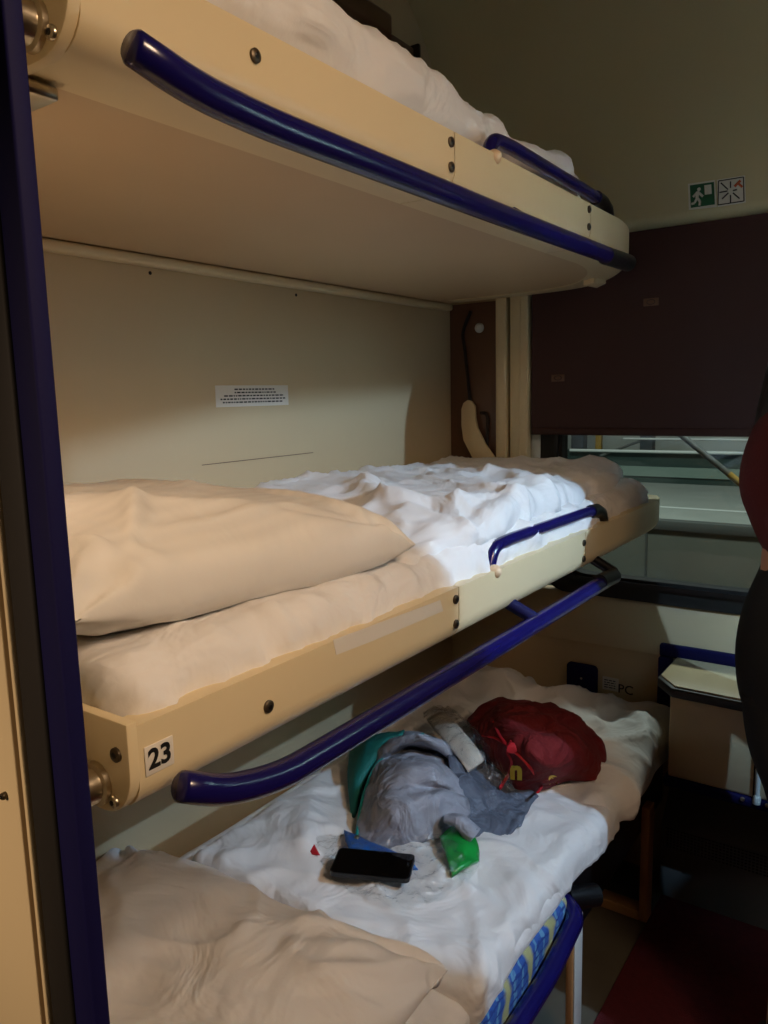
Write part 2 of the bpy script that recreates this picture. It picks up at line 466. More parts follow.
# outer wall: under the window a slanting ledge and a lower panel, left of it a pier
wf = struct(box('wall_far', XW, 1.06, 2.37, 2.46, 0, .76, M['wall']))
prism('window_ledge', [(2.352, .735), (2.46, .735), (2.46, .885), (2.41, .885), (2.36, .752)], XW, 1.06, 'x', M['wall'], wf, .003)
box('wall_pier', XW, -1.085, 2.385, 2.46, .885, 2.02, M['wall'], wf)
box('wall_header', XW, 1.06, 2.41, 2.46, 2.012, 2.12, M['wall'], wf)
box('trim_post', -1.190, -1.150, 2.345, 2.385, .885, 2.0, M['cream'], wf, .006)
box('trim_gap', -1.150, -1.141, 2.377, 2.385, .885, 2.0, M['rubber'], wf)
box('trim_board', -1.141, -1.076, 2.352, 2.385, .885, 2.0, M['cream'], wf, .005)
box('trim_bead', -1.108, -1.102, 2.349, 2.353, .885, 2.0, M['cream'], wf, .001)
# window: rubber frame with rounded corners, pane, white reveal
win = struct(thing('window_1', 'compartment window half covered by a maroon blind, platform outside', 'window', (-.3, 2.43, .89)))
del win['category']
def rr_loop(x0, x1, z0, z1, r, k=8):
    out = []
    for cx, cz, a0 in ((x1-r, z0+r, -90), (x1-r, z1-r, 0), (x0+r, z1-r, 90), (x0+r, z0+r, 180)):
        for j in range(k+1):
            a = math.radians(a0+90*j/k); out.append((cx+r*math.cos(a), cz+r*math.sin(a)))
    return out
def frame(name, outer, inner, y0, y1, m, parent):
    n = len(outer)
    vs = [(x, y0, z) for x, z in outer]+[(x, y0, z) for x, z in inner]+[(x, y1, z) for x, z in outer]+[(x, y1, z) for x, z in inner]
    fs = []
    for i in range(n):
        j = (i+1) % n
        fs += [(i, j, n+j, n+i), (2*n+i, 3*n+i, 3*n+j, 2*n+j), (i, 2*n+i, 2*n+j, j), (n+i, n+j, 3*n+j, 3*n+i)]
    o = mesh(name, vs, fs, m, parent, True); o.data.set_sharp_from_angle(angle=math.radians(40)); return o
frame('frame_rubber', rr_loop(-1.05, 1.0, .885, 2.0, .10), rr_loop(-.975, .93, .955, 1.95, .09), 2.40, 2.45, M['rubber'], win)
frame('frame_lip', rr_loop(-1.0, .95, .93, 1.97, .09), rr_loop(-.985, .935, .945, 1.955, .09), 2.392, 2.40, M['black'], win)
box('reveal', -1.085, -1.05, 2.40, 2.45, .90, 2.0, M['railwhite'], win, .003)
box('pane', -1.0, .96, 2.424, 2.430, .93, 1.97, M['pane'], win)

# door frame beside the camera
d = struct(thing('door_1', 'cream and navy door frame at the left, near the camera', 'door frame', (-.6, .27, 0)))
del d['category']
box('door_panel', -1.38, -.5515, .285, .305, 0, 2.9, M['cream'], d, .001)
box('panel_groove', -.5515, -.5445, .290, .305, 0, 2.9, M['brown'], d)
box('door_trim', -.5445, -.5405, .285, .305, 0, 2.9, M['cream'], d, .001)
box('door_seal', -.5405, -.5097, .288, .305, 0, 2.9, M['rubber'], d, .003)
box('door_post', -.5097, -.484, .290, .304, 0, 2.9, M['navyflat'], d, .002)
sp = PY(6, 795, .285)
screw((sp.x, .285, sp.z), (0, -1, 0), .003, d)
box('door_panel', .40, 1.08, .215, .30, 0, 2.9, M['cream'], d, .002)
struct(box('wall_corridor', -1.43, 1.1, -1.34, -1.30, 0, 2.95, M['brown']))

# ------------------------------------------------------------------ berths
def sweep(name, path, prof, m, parent, close_ends=True):
    """profile (d = inward offset, z) swept along a plan path"""
    P = [Vector((x, y, 0)) for x, y in path]; vs = []; fs = []; k = len(prof)
    for i, p in enumerate(P):
        t = (P[min(i+1, len(P)-1)]-P[max(i-1, 0)]).normalized(); inn = Vector((-t.y, t.x, 0))
        for dd, z in prof: vs.append(p+inn*dd+Vector((0, 0, z)))
    for i in range(len(P)-1):
        for j in range(k): fs.append((i*k+j, i*k+(j+1) % k, (i+1)*k+(j+1) % k, (i+1)*k+j))
    fs.append(tuple(range(k-1, -1, -1))); fs.append(tuple(range((len(P)-1)*k, len(P)*k)))
    o = mesh(name, vs, fs, m, parent, True); o.data.set_sharp_from_angle(angle=math.radians(40)); return o
XF = -.61
def fascia_profile(zb, zt, r=.035, t=.012):
    o = [(0, zt)]
    for j in range(7):
        a = math.radians(90*j/6); o.append((r-r*math.cos(a), zb+r-r*math.sin(a)))
    o += [(.10, zb), (.10, zb+t*.4)]
    for j in range(6, -1, -1):
        a = math.radians(90*j/6); o.append((r-(r-t)*math.cos(a), zb+r-(r-t)*math.sin(a)))
    o += [(t, zt-.008), (.03, zt-.008), (.03, zt)]
    return o
BG = 'fold-down berths on the left wall'
def berth(label, zb, zt, tail, number, bar_pts, screws):
    b = thing('sleeping_berth', label, 'berth', (XF, 1.3, zb), BG)
    pr = fascia_profile(zb, zt)
    y0 = .436
    sweep('fascia_panel', [(XF, y0), (XF, 1.0685)], pr, M['cream'], b)
    sweep('fascia_panel', [(XF, 1.0715), (XF, 1.6435)], pr, M['cream'], b)
    tp = [(p.x, p.y) for p in curve([Vector((x, y, 0)) for x, y in tail], 5)]
    sweep('fascia_tail', tp, pr, M['cream'], b)
    poly = [(-1.35, y0), (XF-.03, y0)]+[(x-.035, y-.02) for x, y in tp]+[(-1.35, tp[-1][1]-.02)]
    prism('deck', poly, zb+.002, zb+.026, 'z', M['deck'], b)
    if number:
        w4 = [PX(*p, XF) for p in ((333, 640), (440, 600), (443, 611), (372, 641), (336, 655))]
        prism('worn_strip', [(p.y, p.z) for p in w4], XF-.0005, XF+.0006, 'x', M['sign'], b)
    # end plate with its rounded lower front corner
    r = .05; c = [(XF+.002, zt+.006)]
    for j in range(9):
        a = math.radians(90*j/8); c.append((XF+.002-r+r*math.cos(a), zb+r-.004-r*math.sin(a)))
    c += [(-.86, zb-.004), (-.86, zt+.006)]
    ep = prism('end_plate', c, .424, .4365, 'y', M['cream'], b, .002)
    pv = tube('pivot_tube', [(-.662, .424, zb+.025), (-.662, .318, zb+.025)], .019, M['steel'], b, 20)
    disc('pivot_collar', (-.662, .424, zb+.025), (0, -1, 0), .023, .008, M['steel'], pv, 20)
    screw((-.626, .424, zt-.028), (0, -1, 0), .0075, b)
    screw((-.635, .424, zb+.012), (0, -1, 0), .0065, b, M['steel'])
    tube('latch_arm', [(-.70, .424, zt-.02), (-.70, .36, zt+.005), (-.70, .32, zt+.03)], .006, M['darksteel'], b, 10)
    # grab bar below the front edge
    nb = len(bar_pts)
    gb = tube('grab_bar', [Vector(bar_pts[0])*1.12-Vector(bar_pts[1])*.12]+list(bar_pts), .0168, M['navy'], b, 18, [.0125, .0160]+[.0168]*(nb-1))
    zc = bar_pts[len(bar_pts)//2][2]
    tube('bar_joint', [(-.58, 1.655, zc), (-.58, bar_pts[-1][1]+.006, bar_pts[-1][2])], .0185, M['black'], gb, 16)
    for yy in (1.305, 1.755):
        tube('bar_bracket', [(-.625, yy-.02, zb+.012), (-.582, yy+.01, zc)], .0125, M['navyflat'] if yy < 1.5 else M['black'], gb, 12)
    # guard rail on the top edge
    zr = zt+.022
    gr = tube('guard_rail', fillet([(-.632, 1.215, zt-.006), (-.632, 1.235, zr+.012), (-.632, 1.30, zr+.016), (-.632, 1.70, zr+.012), (-.632, 1.80, zr+.006), (-.632, 1.815, zt-.012)], .03), .0125, M['navy'], b, 14)
    tube('rail_sleeve', [(-.632, 1.735, zr+.0105), (-.632, 1.775, zr+.0085), (-.632, 1.803, zr-.002), (-.632, 1.814, zr-.022)], .0155, M['black'], gr, 14)
    disc('rail_knob', (-.618, 1.212, zt-.004), (1, -.5, .1), .013, .016, M['knob'], gr, 16, 1)
    disc('rail_foot', (-.632, 1.815, zt-.02), (0, 0, 1), .018, .022, M['black'], gr, 14)
    for y, f in screws:
        screw((XF, y, zb+(zt-zb)*f), (1, 0, 0), .0075, b)
    if number:
        q = [PX(143, 745, XF), PX(172, 738, XF)]
        yc = (q[0].y+q[1].y)/2; zc2 = (PX(158, 742, XF).z+PX(158, 770, XF).z)/2
        pl = box('number_plate', XF, XF+.0016, q[0].y, q[1].y, zc2-.0155, zc2+.0155, M['sign'], b, .0007)
        text('number', '23', .029, (XF+.0016, yc, zc2), (0, 1, 0), (0, 0, 1), M['ink'], pl, .0009, None, .0006)
    return b
ZB, ZT = 1.146, 1.238
UB, UT = 1.852, 1.940
tail_m = [(XF, 1.647), (XF, 1.9), (XF, 2.12), (-.613, 2.22), (-.632, 2.295), (-.69, 2.335), (-1.0, 2.34), (-1.3, 2.34)]
tail_u = [(XF, 1.647), (XF, 1.76), (-.612, 1.86), (-.635, 1.98), (-.69, 2.11), (-.80, 2.25), (-.97, 2.32), (-1.3, 2.34)]
mbar = fillet([(-.59, .470, 1.166), (-.583, .52, 1.140), (-.58, .60, 1.121), (-.58, 1.2, 1.118), (-.58, 1.745, 1.118)], .06)
ubar = fillet([(-.583, .466, 1.853), (-.581, .53, 1.838), (-.58, .62, 1.832), (-.58, 1.2, 1.832), (-.58, 1.80, 1.836)], .08)
mb = berth('middle cream berth with number 23 plate and navy grab bar under its edge', ZB, ZT, tail_m, True, mbar, [(.618, .52), (1.058, .80), (1.058, .35), (1.633, .75), (1.633, .35)])
ub = berth('upper cream berth seen from below, topmost on the left wall', UB, UT, tail_u, False, ubar, [(.645, .66), (1.058, .80), (1.058, .40), (1.633, .85), (1.633, .45)])
prism('corner_bracket', [(-.76, 2.08), (-.74, 2.12), (-.79, 2.19), (-.80, 2.11)], UB-.014, UB, 'z', M['cream'], ub, .002)
tube('latch_peg', [(-.86, .50, UB+.004), (-.86, .50, UB-.020)], .010, M['darksteel'], ub, 12)
box('latch_plate', -.88, -.70, .435, .47, UB-.016, UB-.002, M['steel'], ub, .004)

# bedding of the middle berth
def soft(a):  # generic cotton relief
    def f(X, y, Z, nx, nz): return a*(ridged((X, y, Z), 7)-.35)
    return f
mm = tag(slab('mattress', -1.33, -.622, .438, 2.312, ZB+.03, 1.290, .045, M['white'], None, .004, 150, 40,
     lambda X, y, Z, nx, nz: (.014*(ridged((X*.6, y*3.0+Z*1.5, Z*.8), 3.4)-.3)+.010*(fold((X*.7+Z, y*1.8+Z*2, Z), 5)-.2)+.006*(fold((X+Z, y*2.2-Z, Z+4), 8)-.2))*smoothstep(.3, 1, nx+.6) , 3,
     xf=lambda y: -.630-.05*smoothstep(2.15, 2.3, y)),
     'thin mattress in white sheet lying in the berth numbered 23', 'mattress')
def dv_top(y):
    return 1.325+.022*math.sin(y*5.0+.4)+.025*smoothstep(1.7, 2.15, y)-.02*smoothstep(1.2, .9, y)
cre = [((-.70, 1.12), (-1.1, 1.45), .035, .022), ((-.68, 1.3), (-1.0, 1.22), .03, .016), ((-.72, 1.55), (-1.2, 1.68), .035, .016),
       ((-.66, 1.1), (-.72, 1.5), .022, -.012), ((-.9, 1.0), (-1.25, 1.25), .04, .024), ((-.66, 1.42), (-.9, 1.52), .022, .014),
       ((-.75, 1.75), (-1.25, 1.85), .03, .02), ((-.70, 1.9), (-1.0, 2.05), .03, .012), ((-.66, 1.64), (-1.0, 1.60), .018, -.012),
       ((-.66, 1.0), (-.9, 1.08), .03, .016)]
def dv_disp(X, y, Z, nx, nz):
    d = .016*(ridged((X*1.2, y, Z), 4.2)-.35)+.006*(ridged((X, y*1.3, Z+3), 9)-.3)
    d += .013*(fold((X*1.2, y, Z), 4.5)-.2)+.007*(fold((X, y*1.2, Z+7), 8)-.2)
    for c in cre: d += crease(X, y, *c)
    return d
dm = tag(slab('duvet', -1.32, -.655, .98, 2.30, 1.262, 1.34, .04, M['white'], None, .007, 190, 60, dv_disp, 5,
     xf=lambda y: -.655-.012*math.sin(y*9)-.035*smoothstep(1.72, 1.85, y)-.03*smoothstep(2.1, 2.3, y), zt=dv_top, endr=.035),
     'rumpled white duvet spread over the berth numbered 23, beyond the pillow', 'duvet')
tag(pillow('pillow', (-.985, .705, 1.332), .335, .295, .092, M['stripe'], .008, 2.0, .05, math.radians(-3), flat=.72, tilt=-.010,
    disp=lambda u, v: crease(u, v, (.97, -.62), (.45, -.25), .045, .020)+crease(u, v, (.97, -.62), (.55, -.85), .04, .016)+crease(u, v, (.95, -.60), (.70, -.40), .03, -.014)
        +crease(u, v, (.98, .80), (.10, .62), .035, .014)+crease(u, v, (.96, .92), (.30, .85), .05, .014)+crease(u, v, (.8, -.5), (.75, .7), .03, .008)+crease(u, v, (.98, .95), (.75, .2), .04, -.010)
        +crease(u, v, (.9, -.95), (.2, -.8), .05, .012)+crease(u, v, (.5, -.9), (.3, -.4), .05, .008)),
    'plump striped white pillow lying at the near end of the berth numbered 23', 'pillow')
# bedding of the upper berth
tag(slab('mattress', -1.33, -.634, .45, 1.98, UB+.03, 1.962, .035, M['white'], None, .003, 100, 24, soft(.004), 9,
     xf=lambda y: -.634-.12*smoothstep(1.75, 1.98, y)),
     'mattress in white sheet lying in the topmost berth', 'mattress')
tag(slab('duvet', -1.30, -.640, .60, 1.93, 1.955, 2.035, .04, M['white'], None, .010, 150, 34,
     lambda X, y, Z, nx, nz: .020*(ridged((X*.7, y*1.6, Z), 3.6)-.4)+.012*(ridged((X+Z, y*1.5, Z), 7)-.3)+.005*(ridged((X, y*1.4+Z, Z), 15)-.3), 11,
     xf=lambda y: -.645-.03*smoothstep(1.0, 1.4, y)-.02*math.sin(y*7)-.07*smoothstep(1.7, 1.93, y), zt=lambda y: 2.055-.015*smoothstep(.9, 1.5, y)-.015*smoothstep(1.5, 1.9, y), endr=.05),
     'crumpled white duvet spilling along the edge of the topmost berth', 'duvet')

# ------------------------------------------------------------------ lower berth
lb = thing('seat_bench', 'lower bench made up as a bed, blue check cushion and navy rail', 'bench', (-.9, 1.3, 0))
slab('seat_cushion', -1.36, -.572, .36, 1.50, .29, .468, .035, M['check'], lb, .003, 60, 20)
box('seat_base', -1.36, -.60, 1.50, 2.33, .27, .468, M['black'], lb, .012)
box('bench_frame', -1.36, -.66, .36, 1.50, .24, .29, M['black'], lb, .004)
tube('front_rail', fillet([(-.66, 1.50, .43), (-.585, 1.495, .43), (-.548, 1.46, .425), (-.545, 1.30, .395), (-.545, .36, .385)], .04), .019, M['navy'], lb, 16)
tube('rail_joint', [(-.60, 1.53, .41), (-.555, 1.60, .395)], .026, M['black'], lb, 12)
lg = box('leg', -.592, -.574, 1.512, 1.562, 0, .40, M['wood'], lb, .003)
box('leg_edge', -.574, -.5705, 1.514, 1.560, .005, .37, M['railwhite'], lg, .001)
lg = box('leg', -.60, -.576, 2.10, 2.15, .0, .36, M['wood'], lb, .003)
box('leg_foot', -.72, -.60, 2.10, 2.15, 0, .03, M['wood'], lg, .003)
tag(slab('fitted_sheet', -1.355, -.575, .37, 2.32, .452, .512, .028, M['white'], None, .004, 150, 40, soft(.004), 15),
    'white sheet pulled over the lower bench', 'sheet')
cl = [((-.7, 1.2), (-1.1, 1.5), .03, .014), ((-.60, 1.25), (-.9, 1.3), .02, .008), ((-.62, 1.45), (-.85, 1.38), .02, .010), ((-1.0, 1.12), (-1.2, 1.3), .03, .014),
      ((-.75, 1.1), (-.95, 1.2), .02, .008), ((-.6, 1.6), (-.8, 1.62), .02, .01), ((-1.1, 1.2), (-1.3, 1.5), .03, .015)]
def lo_disp(X, y, Z, nx, nz):
    d = .011*(ridged((X, y*1.1, Z), 4.5)-.35)+.004*(ridged((X, y, Z), 11)-.3)
    d += .010*(fold((X*1.1, y, Z), 4)-.2)+.005*(fold((X, y*1.3, Z+7), 8)-.2)
    for c in cl: d += crease(X, y, *c)
    return d
tag(slab('duvet', -1.30, -.560, 1.03, 1.80, .448, .545, .035, M['white'], None, .005, 120, 60, lo_disp, 21,
     xf=lambda y: -.570+.010*math.sin(y*8)),
    'flat white duvet on the lower bench under the jacket and the phone', 'duvet')
tag(pillow('pillow', (-.965, .68, .575), .39, .30, .090, M['white'], .011, 5.0, .06, math.radians(6),
    disp=lambda u, v: crease(u, v, (.97, .97), (.5, .45), .06, .018)+crease(u, v, (.98, .90), (.55, .75), .04, -.014)+crease(u, v, (.98, .8), (.6, .2), .05, .014)+crease(u, v, (.7, .97), (.35, .6), .05, .012)
        +crease(u, v, (.97, .5), (.5, .1), .05, -.010)),
    'big white pillow at the near end of the lower bench', 'pillow')
# crumpled pillow and quilt at the window end
def far_disp(X, y, Z, nx, nz):
    d = -.055*smoothstep(-1.15, -.9, X)*(1-.5*smoothstep(-.75, -.62, X))*smoothstep(1.9, 2.15, y)+.030*(ridged((X*1.1, y*.9, Z*.6), 4.0)-.35)+.012*(ridged((X, y, Z+2), 8)-.3)
    d += .022*(fold((X*1.1, y, Z), 4)-.2)+.010*(fold((X, y*1.2, Z+7), 8)-.2)
    d += crease(X, y, (-1.1, 2.2), (-.6, 2.28), .05, .05)+crease(X, y, (-.9, 2.0), (-.6, 2.2), .035, .03)
    return d
tag(slab('crumpled_quilt', -1.33, -.555, 1.70, 2.335, .46, .585, .05, M['white'], None, .014, 110, 56, far_disp, 31,
     xf=lambda y: -.557-.012*math.sin(y*12)+.03*smoothstep(2.05, 2.25, y), zt=lambda y: .548+.06*smoothstep(1.75, 2.2, y), endr=.05),
    'crumpled white quilt heaped at the window end of the lower bench', 'quilt')

# ------------------------------------------------------------------ things lying on the lower berth
def rows(a): return [[PZ(*p) for p in r] for r in a]
jk = thing('jacket', 'grey jacket with teal lining, crumpled on the lower bench', 'jacket', PZ(415, 845, .545))
patch('jacket_body', rows([
    [(371, 760, .545), (386, 743, .545), (413, 734, .545), (440, 741, .545), (457, 754, .545)],
    [(371, 760, .60), (386, 743, .655), (413, 734, .69), (440, 741, .68), (457, 754, .63)],
    [(373, 764, .605), (389, 750, .66), (414, 742, .69), (439, 748, .68), (457, 760, .63)],
    [(371, 768, .60), (391, 757, .63), (416, 750, .632), (441, 756, .632), (458, 768, .612)],
    [(371, 775, .595), (388, 766, .65), (412, 762, .675), (440, 768, .668), (460, 778, .625)],
    [(366, 788, .588), (386, 780, .648), (410, 776, .668), (438, 782, .655), (462, 788, .615)],
    [(364, 796, .582), (386, 789, .638), (411, 787, .654), (441, 789, .630), (464, 796, .605)],
    [(361, 806, .575), (382, 800, .632), (410, 797, .655), (438, 797, .645), (468, 802, .60)],
    [(358, 822, .565), (379, 816, .612), (406, 814, .630), (437, 814, .612), (470, 814, .585)],
    [(356, 834, .558), (382, 831, .590), (408, 827, .602), (438, 824, .590), (468, 822, .572)],
    [(355, 847, .550), (385, 849, .550), (415, 846, .552), (440, 838, .555), (462, 832, .552)]]), M['jgrey'], jk, 6, .004, .011, 17, 1)
patch('hood_lining', rows([
    [(350, 752, .545), (366, 740, .545), (384, 735, .545), (404, 732, .545)],
    [(350, 752, .59), (366, 740, .635), (384, 735, .66), (404, 732, .675)],
    [(348, 775, .57), (358, 762, .61), (374, 752, .64), (396, 742, .66)],
    [(350, 805, .55), (356, 795, .565), (363, 780, .585), (374, 762, .61)],
    [(353, 822, .547), (356, 815, .547), (360, 800, .55), (366, 782, .555)]]), M['teal'], jk, 6, .004, .005, 24, 4)
patch('sleeve', rows([
    [(446, 745, .58), (470, 757, .57), (500, 772, .56), (538, 796, .555)],
    [(446, 746, .66), (470, 760, .635), (500, 774, .60), (538, 797, .562)],
    [(452, 785, .62), (478, 790, .60), (505, 796, .575), (533, 803, .557)],
    [(458, 815, .58), (480, 818, .57), (505, 820, .56), (526, 815, .552)],
    [(462, 838, .55), (482, 842, .55), (505, 838, .55), (520, 828, .549)]]), M['jdark'], jk, 7, .004, .014, 22, 8)
zp = tube('zip', curve([PZ(424, 734, .698), PZ(398, 744, .675), PZ(377, 764, .615), PZ(363, 798, .582), PZ(356, 842, .558)], 8), .0045, M['tealzip'], jk, 8)
box('zip_pull', *sum([[c-.005, c+.005] for c in PZ(357, 838, .566)], []), M['steel'], zp, .002)
ca, cb_ = PZ(446, 818, .612), PZ(474, 836, .585)
cuff = tube('cuff', curve([ca, (ca+cb_)/2+Vector((0, 0, .012)), cb_], 5), .026, M['jgrey'], jk, 18, [.014+.0012*i for i in range(11)], .75)
ax_ = (cb_-ca).normalized(); disc('cuff_opening', cb_-ax_*.001, ax_, .020, .0025, M['jdark'], jk, 16)
rb = thing('drawstring_bag', 'dark red drawstring bag with yellow letters lying beside the jacket', 'bag', PZ(540, 785, .56))
bag = patch('bag_body', rows([
    [(468, 720, .56), (498, 704, .56), (540, 707, .56), (576, 719, .56), (601, 745, .56), (601, 742, .545)],
    [(468, 720, .62), (498, 703, .685), (540, 707, .69), (576, 719, .66), (602, 745, .60), (603, 740, .545)],
    [(474, 735, .64), (503, 726, .715), (540, 733, .725), (576, 743, .685), (604, 758, .585), (603, 752, .54)],
    [(484, 753, .635), (508, 750, .69), (540, 757, .705), (576, 763, .645), (603, 771, .57), (602, 766, .54)],
    [(497, 772, .60), (515, 772, .63), (540, 776, .64), (570, 777, .60), (598, 779, .56), (599, 776, .54)],
    [(503, 788, .56), (520, 795, .56), (540, 789, .56), (570, 784, .56), (592, 784, .56), (593, 783, .54)]]), M['redfab'], rb, 8, .004, .019, 13, 20)
dg = bpy.context.evaluated_depsgraph_get(); dg.update()
bb = bmesh.new(); bb.from_mesh(bag.data); bvh = BVHTree.FromBMesh(bb); bb.free()
def onbag(px, py, lift=.004):
    d_ = ray(px, py).normalized(); h = bvh.ray_cast(EYE, d_)
    return (h[0]-d_*lift) if h[0] else PZ(px, py, .6)
for nm, pts in (('drawcord', [(494, 722), (500, 735), (510, 748), (521, 757), (532, 770), (541, 785), (538, 792)]),
                ('drawcord', [(512, 741), (508, 752), (512, 762), (508, 775), (500, 788)]),
                ('drawcord', [(483, 736), (495, 738), (506, 744), (514, 748)])):
    tube(nm, curve([onbag(*p) for p in pts], 6), .0048, M['cord'], rb, 8, None, .6)
kn = onbag(512, 748, .008)
pillow('cord_knot', kn, .012, .012, .012, M['cord'], .002, 1, .1, .4, 10, None, rb, 1)
for ch, p, s in (('n', (516, 771), .060), ('s', (553, 780), .050)):
    o_ = onbag(*p); d_ = ray(*p).normalized()
    xa = (R @ Vector((.96, -.12, -.2))); xa = (xa-d_*xa.dot(d_)).normalized(); ya = (-d_).cross(xa)
    text('letter', ch, s, o_, xa, ya, M['yellow'], rb, .0030, bvh, .007)

cb = tag(patch('clear_plastic_bag', rows([
    [(424, 716, .555), (436, 708, .555), (452, 712, .555), (468, 722, .555)],
    [(424, 716, .64), (437, 708, .655), (454, 712, .66), (470, 724, .64)],
    [(436, 734, .665), (452, 728, .69), (470, 732, .69), (486, 742, .66)],
    [(452, 752, .66), (468, 748, .685), (484, 750, .68), (496, 758, .655)],
    [(468, 772, .63), (482, 768, .65), (496, 768, .645), (507, 772, .63)],
    [(482, 790, .60), (494, 788, .61), (506, 786, .605), (516, 790, .59)]]), M['plastic'], None, 9, .0, .014, 26, 30),
    'clear crinkled plastic bag wedged between grey jacket and red bag', 'plastic bag')
ts = tag(patch('paper_bundle', rows([
    [(428, 721, .625), (438, 715, .635), (446, 715, .64)],
    [(442, 738, .655), (452, 732, .668), (460, 730, .668)],
    [(458, 758, .648), (468, 753, .66), (476, 749, .66)],
    [(468, 772, .63), (476, 767, .64), (483, 762, .64)]]), M['sign'], None, 5, .012, .003, 30, 33),
    'narrow white paper bundle inside the clear bag by the jacket', 'paper')
lbag = tag(patch('clear_plastic_bag', rows([
    [(312, 838, .552), (345, 832, .568), (385, 838, .575), (420, 838, .58), (452, 832, .585), (474, 838, .575)],
    [(318, 858, .553), (340, 855, .566), (380, 858, .572), (420, 858, .575), (452, 850, .582), (480, 852, .57)],
    [(330, 878, .553), (350, 880, .562), (385, 884, .566), (420, 880, .570), (450, 870, .572), (478, 868, .562)],
    [(345, 890, .553), (365, 895, .560), (392, 900, .563), (420, 897, .563), (446, 888, .562), (468, 880, .556)],
    [(372, 902, .551), (385, 905, .554), (398, 910, .556), (418, 908, .556), (436, 900, .555), (452, 893, .553)]]), M['plastic'], None, 9, .0, .013, 26, 40),
    'clear plastic bag spread open under the black phone', 'plastic bag')
# phone
a, b_, c_, e_ = PZ(329, 876, .572), PZ(409, 884, .572), PZ(413, 858, .572), PZ(336, 851, .572)
ph = thing('smartphone', 'black smartphone lying screen up on clear plastic', 'phone', (a+c_)/2)
ux = (b_-a).normalized(); uy = (e_-a); uy = (uy-ux*uy.dot(ux)).normalized(); L_, W_ = (b_-a).length, ((e_-a).length+(c_-b_).length)/2
def rrect(l, w_, r, k=5):
    out = []
    for cx, cy, a0 in ((l-r, r, -90), (l-r, w_-r, 0), (r, w_-r, 90), (r, r, 180)):
        for j in range(k+1):
            g = math.radians(a0+90*j/k); out.append((cx+r*math.cos(g), cy+r*math.sin(g)))
    return out
def plate(name, o, ux, uy, outline, h, m, parent):
    nn = ux.cross(uy).normalized(); n = len(outline)
    vs = [o+ux*p+uy*q for p, q in outline]+[o+ux*p+uy*q+nn*h for p, q in outline]
    fs = [tuple(range(n-1, -1, -1)), tuple(range(n, 2*n))]+[(i, (i+1) % n, n+(i+1) % n, n+i) for i in range(n)]
    return mesh(name, vs, fs, m, parent)
plate('phone_case', a, ux, uy, rrect(L_, W_, .011), .009, M['black'], ph)
plate('phone_screen', a+ux*.003+uy*.003+Vector((0, 0, .009)), ux, uy, rrect(L_-.006, W_-.006, .009), .0006, M['screen'], ph)
def packet(name, pts, z, m, lab, cat, seed):
    r_ = [[PZ(x, y, z+dz) for x, y, dz in row] for row in pts]
    return tag(patch(name, r_, m, None, 6, .010, .004, 30, seed), lab, cat)
packet('blue_packet', [[(344, 832, .0), (375, 846, .004), (405, 858, .0)], [(346, 842, .004), (375, 854, .010), (412, 864, .003)], [(350, 850, 0), (385, 866, .003), (418, 870, 0)]], .556,
       M['bluepack'], 'blue packet showing between jacket hem and phone', 'packet', 3)
packet('green_packet', [[(440, 838, .012), (456, 826, .02), (468, 826, .012)], [(446, 856, .008), (464, 846, .02), (477, 846, .008)], [(452, 876, 0), (468, 866, .008), (478, 862, 0)]], .562,
       M['greenpack'], 'bright green packet in the clear bag under the jacket sleeve', 'packet', 6)
tag(patch('red_wrapper', [[PZ(307, 846, .556), PZ(314, 844, .558)], [PZ(312, 854, .556), PZ(320, 855, .558)]], M['cord'], None, 4, .002, .001, 30, 2),
    'scrap of red print left of the phone', 'wrapper')

# ------------------------------------------------------------------ far wall fittings
hp = thing('hinge_panel', 'brown panel left of window with cream arm and dark strap', 'wall fitting', (-1.29, 2.38, 1.3))
box('back_plate', -1.379, -1.19, 2.374, 2.385, 1.20, 1.855, M['brown'], hp, .002)
def far(px, py, dy=.0):
    p = PY(px, py, 2.365-dy); return p
tube('strap', curve([far(471, 311), far(463, 332), far(465, 352), far(470, 400), far(471, 415)], 5), .010, M['belt'], hp, 8, None, .4)
disc('round_knob', far(480, 328, -.012), (0, -1, 0), .017, .02, M['railwhite'], hp, 18, 1)
tube('small_handle', fillet([far(481, 413, -.012), far(486, 413), far(488, 418), far(487, 452)], .02), .006, M['belt'], hp, 8)
ap = [(462, 409), (464, 403), (468, 400), (472, 401), (475.5, 406), (476, 418), (478, 428), (486, 444), (500, 464), (502, 472), (484, 472), (472, 456), (464, 440), (462, 425)]
ap = [PY(*p, 2.352) for p in ap]
prism('curved_arm', [(p.x, p.z) for p in ap], 2.345, 2.358, 'y', M['cream'], hp, .003)

bl = thing('roller_blind', 'dark maroon roller blind pulled halfway down the window', 'blind', (-.3, 2.375, 1.42))
box('blind_cloth', -1.068, 1.02, 2.366, 2.3685, 1.428, 2.012, M['maroon'], bl)
box('hem_bar', -1.068, 1.02, 2.362, 2.3725, 1.412, 1.436, M['maroon'], bl, .004)
for p in ((651, 302), (558, 378)):
    q = PY(*p, 2.366)
    o = box('emblem', q.x-.022, q.x+.022, 2.3650, 2.366, q.z-.011, q.z+.011, M['brown'], bl, .0004)
    tube('emblem_ring', [Vector((q.x+.012*math.cos(t*.5236), 2.3648, q.z+.007*math.sin(t*.5236))) for t in range(13)], .0012, M['maroon'], o, 6)

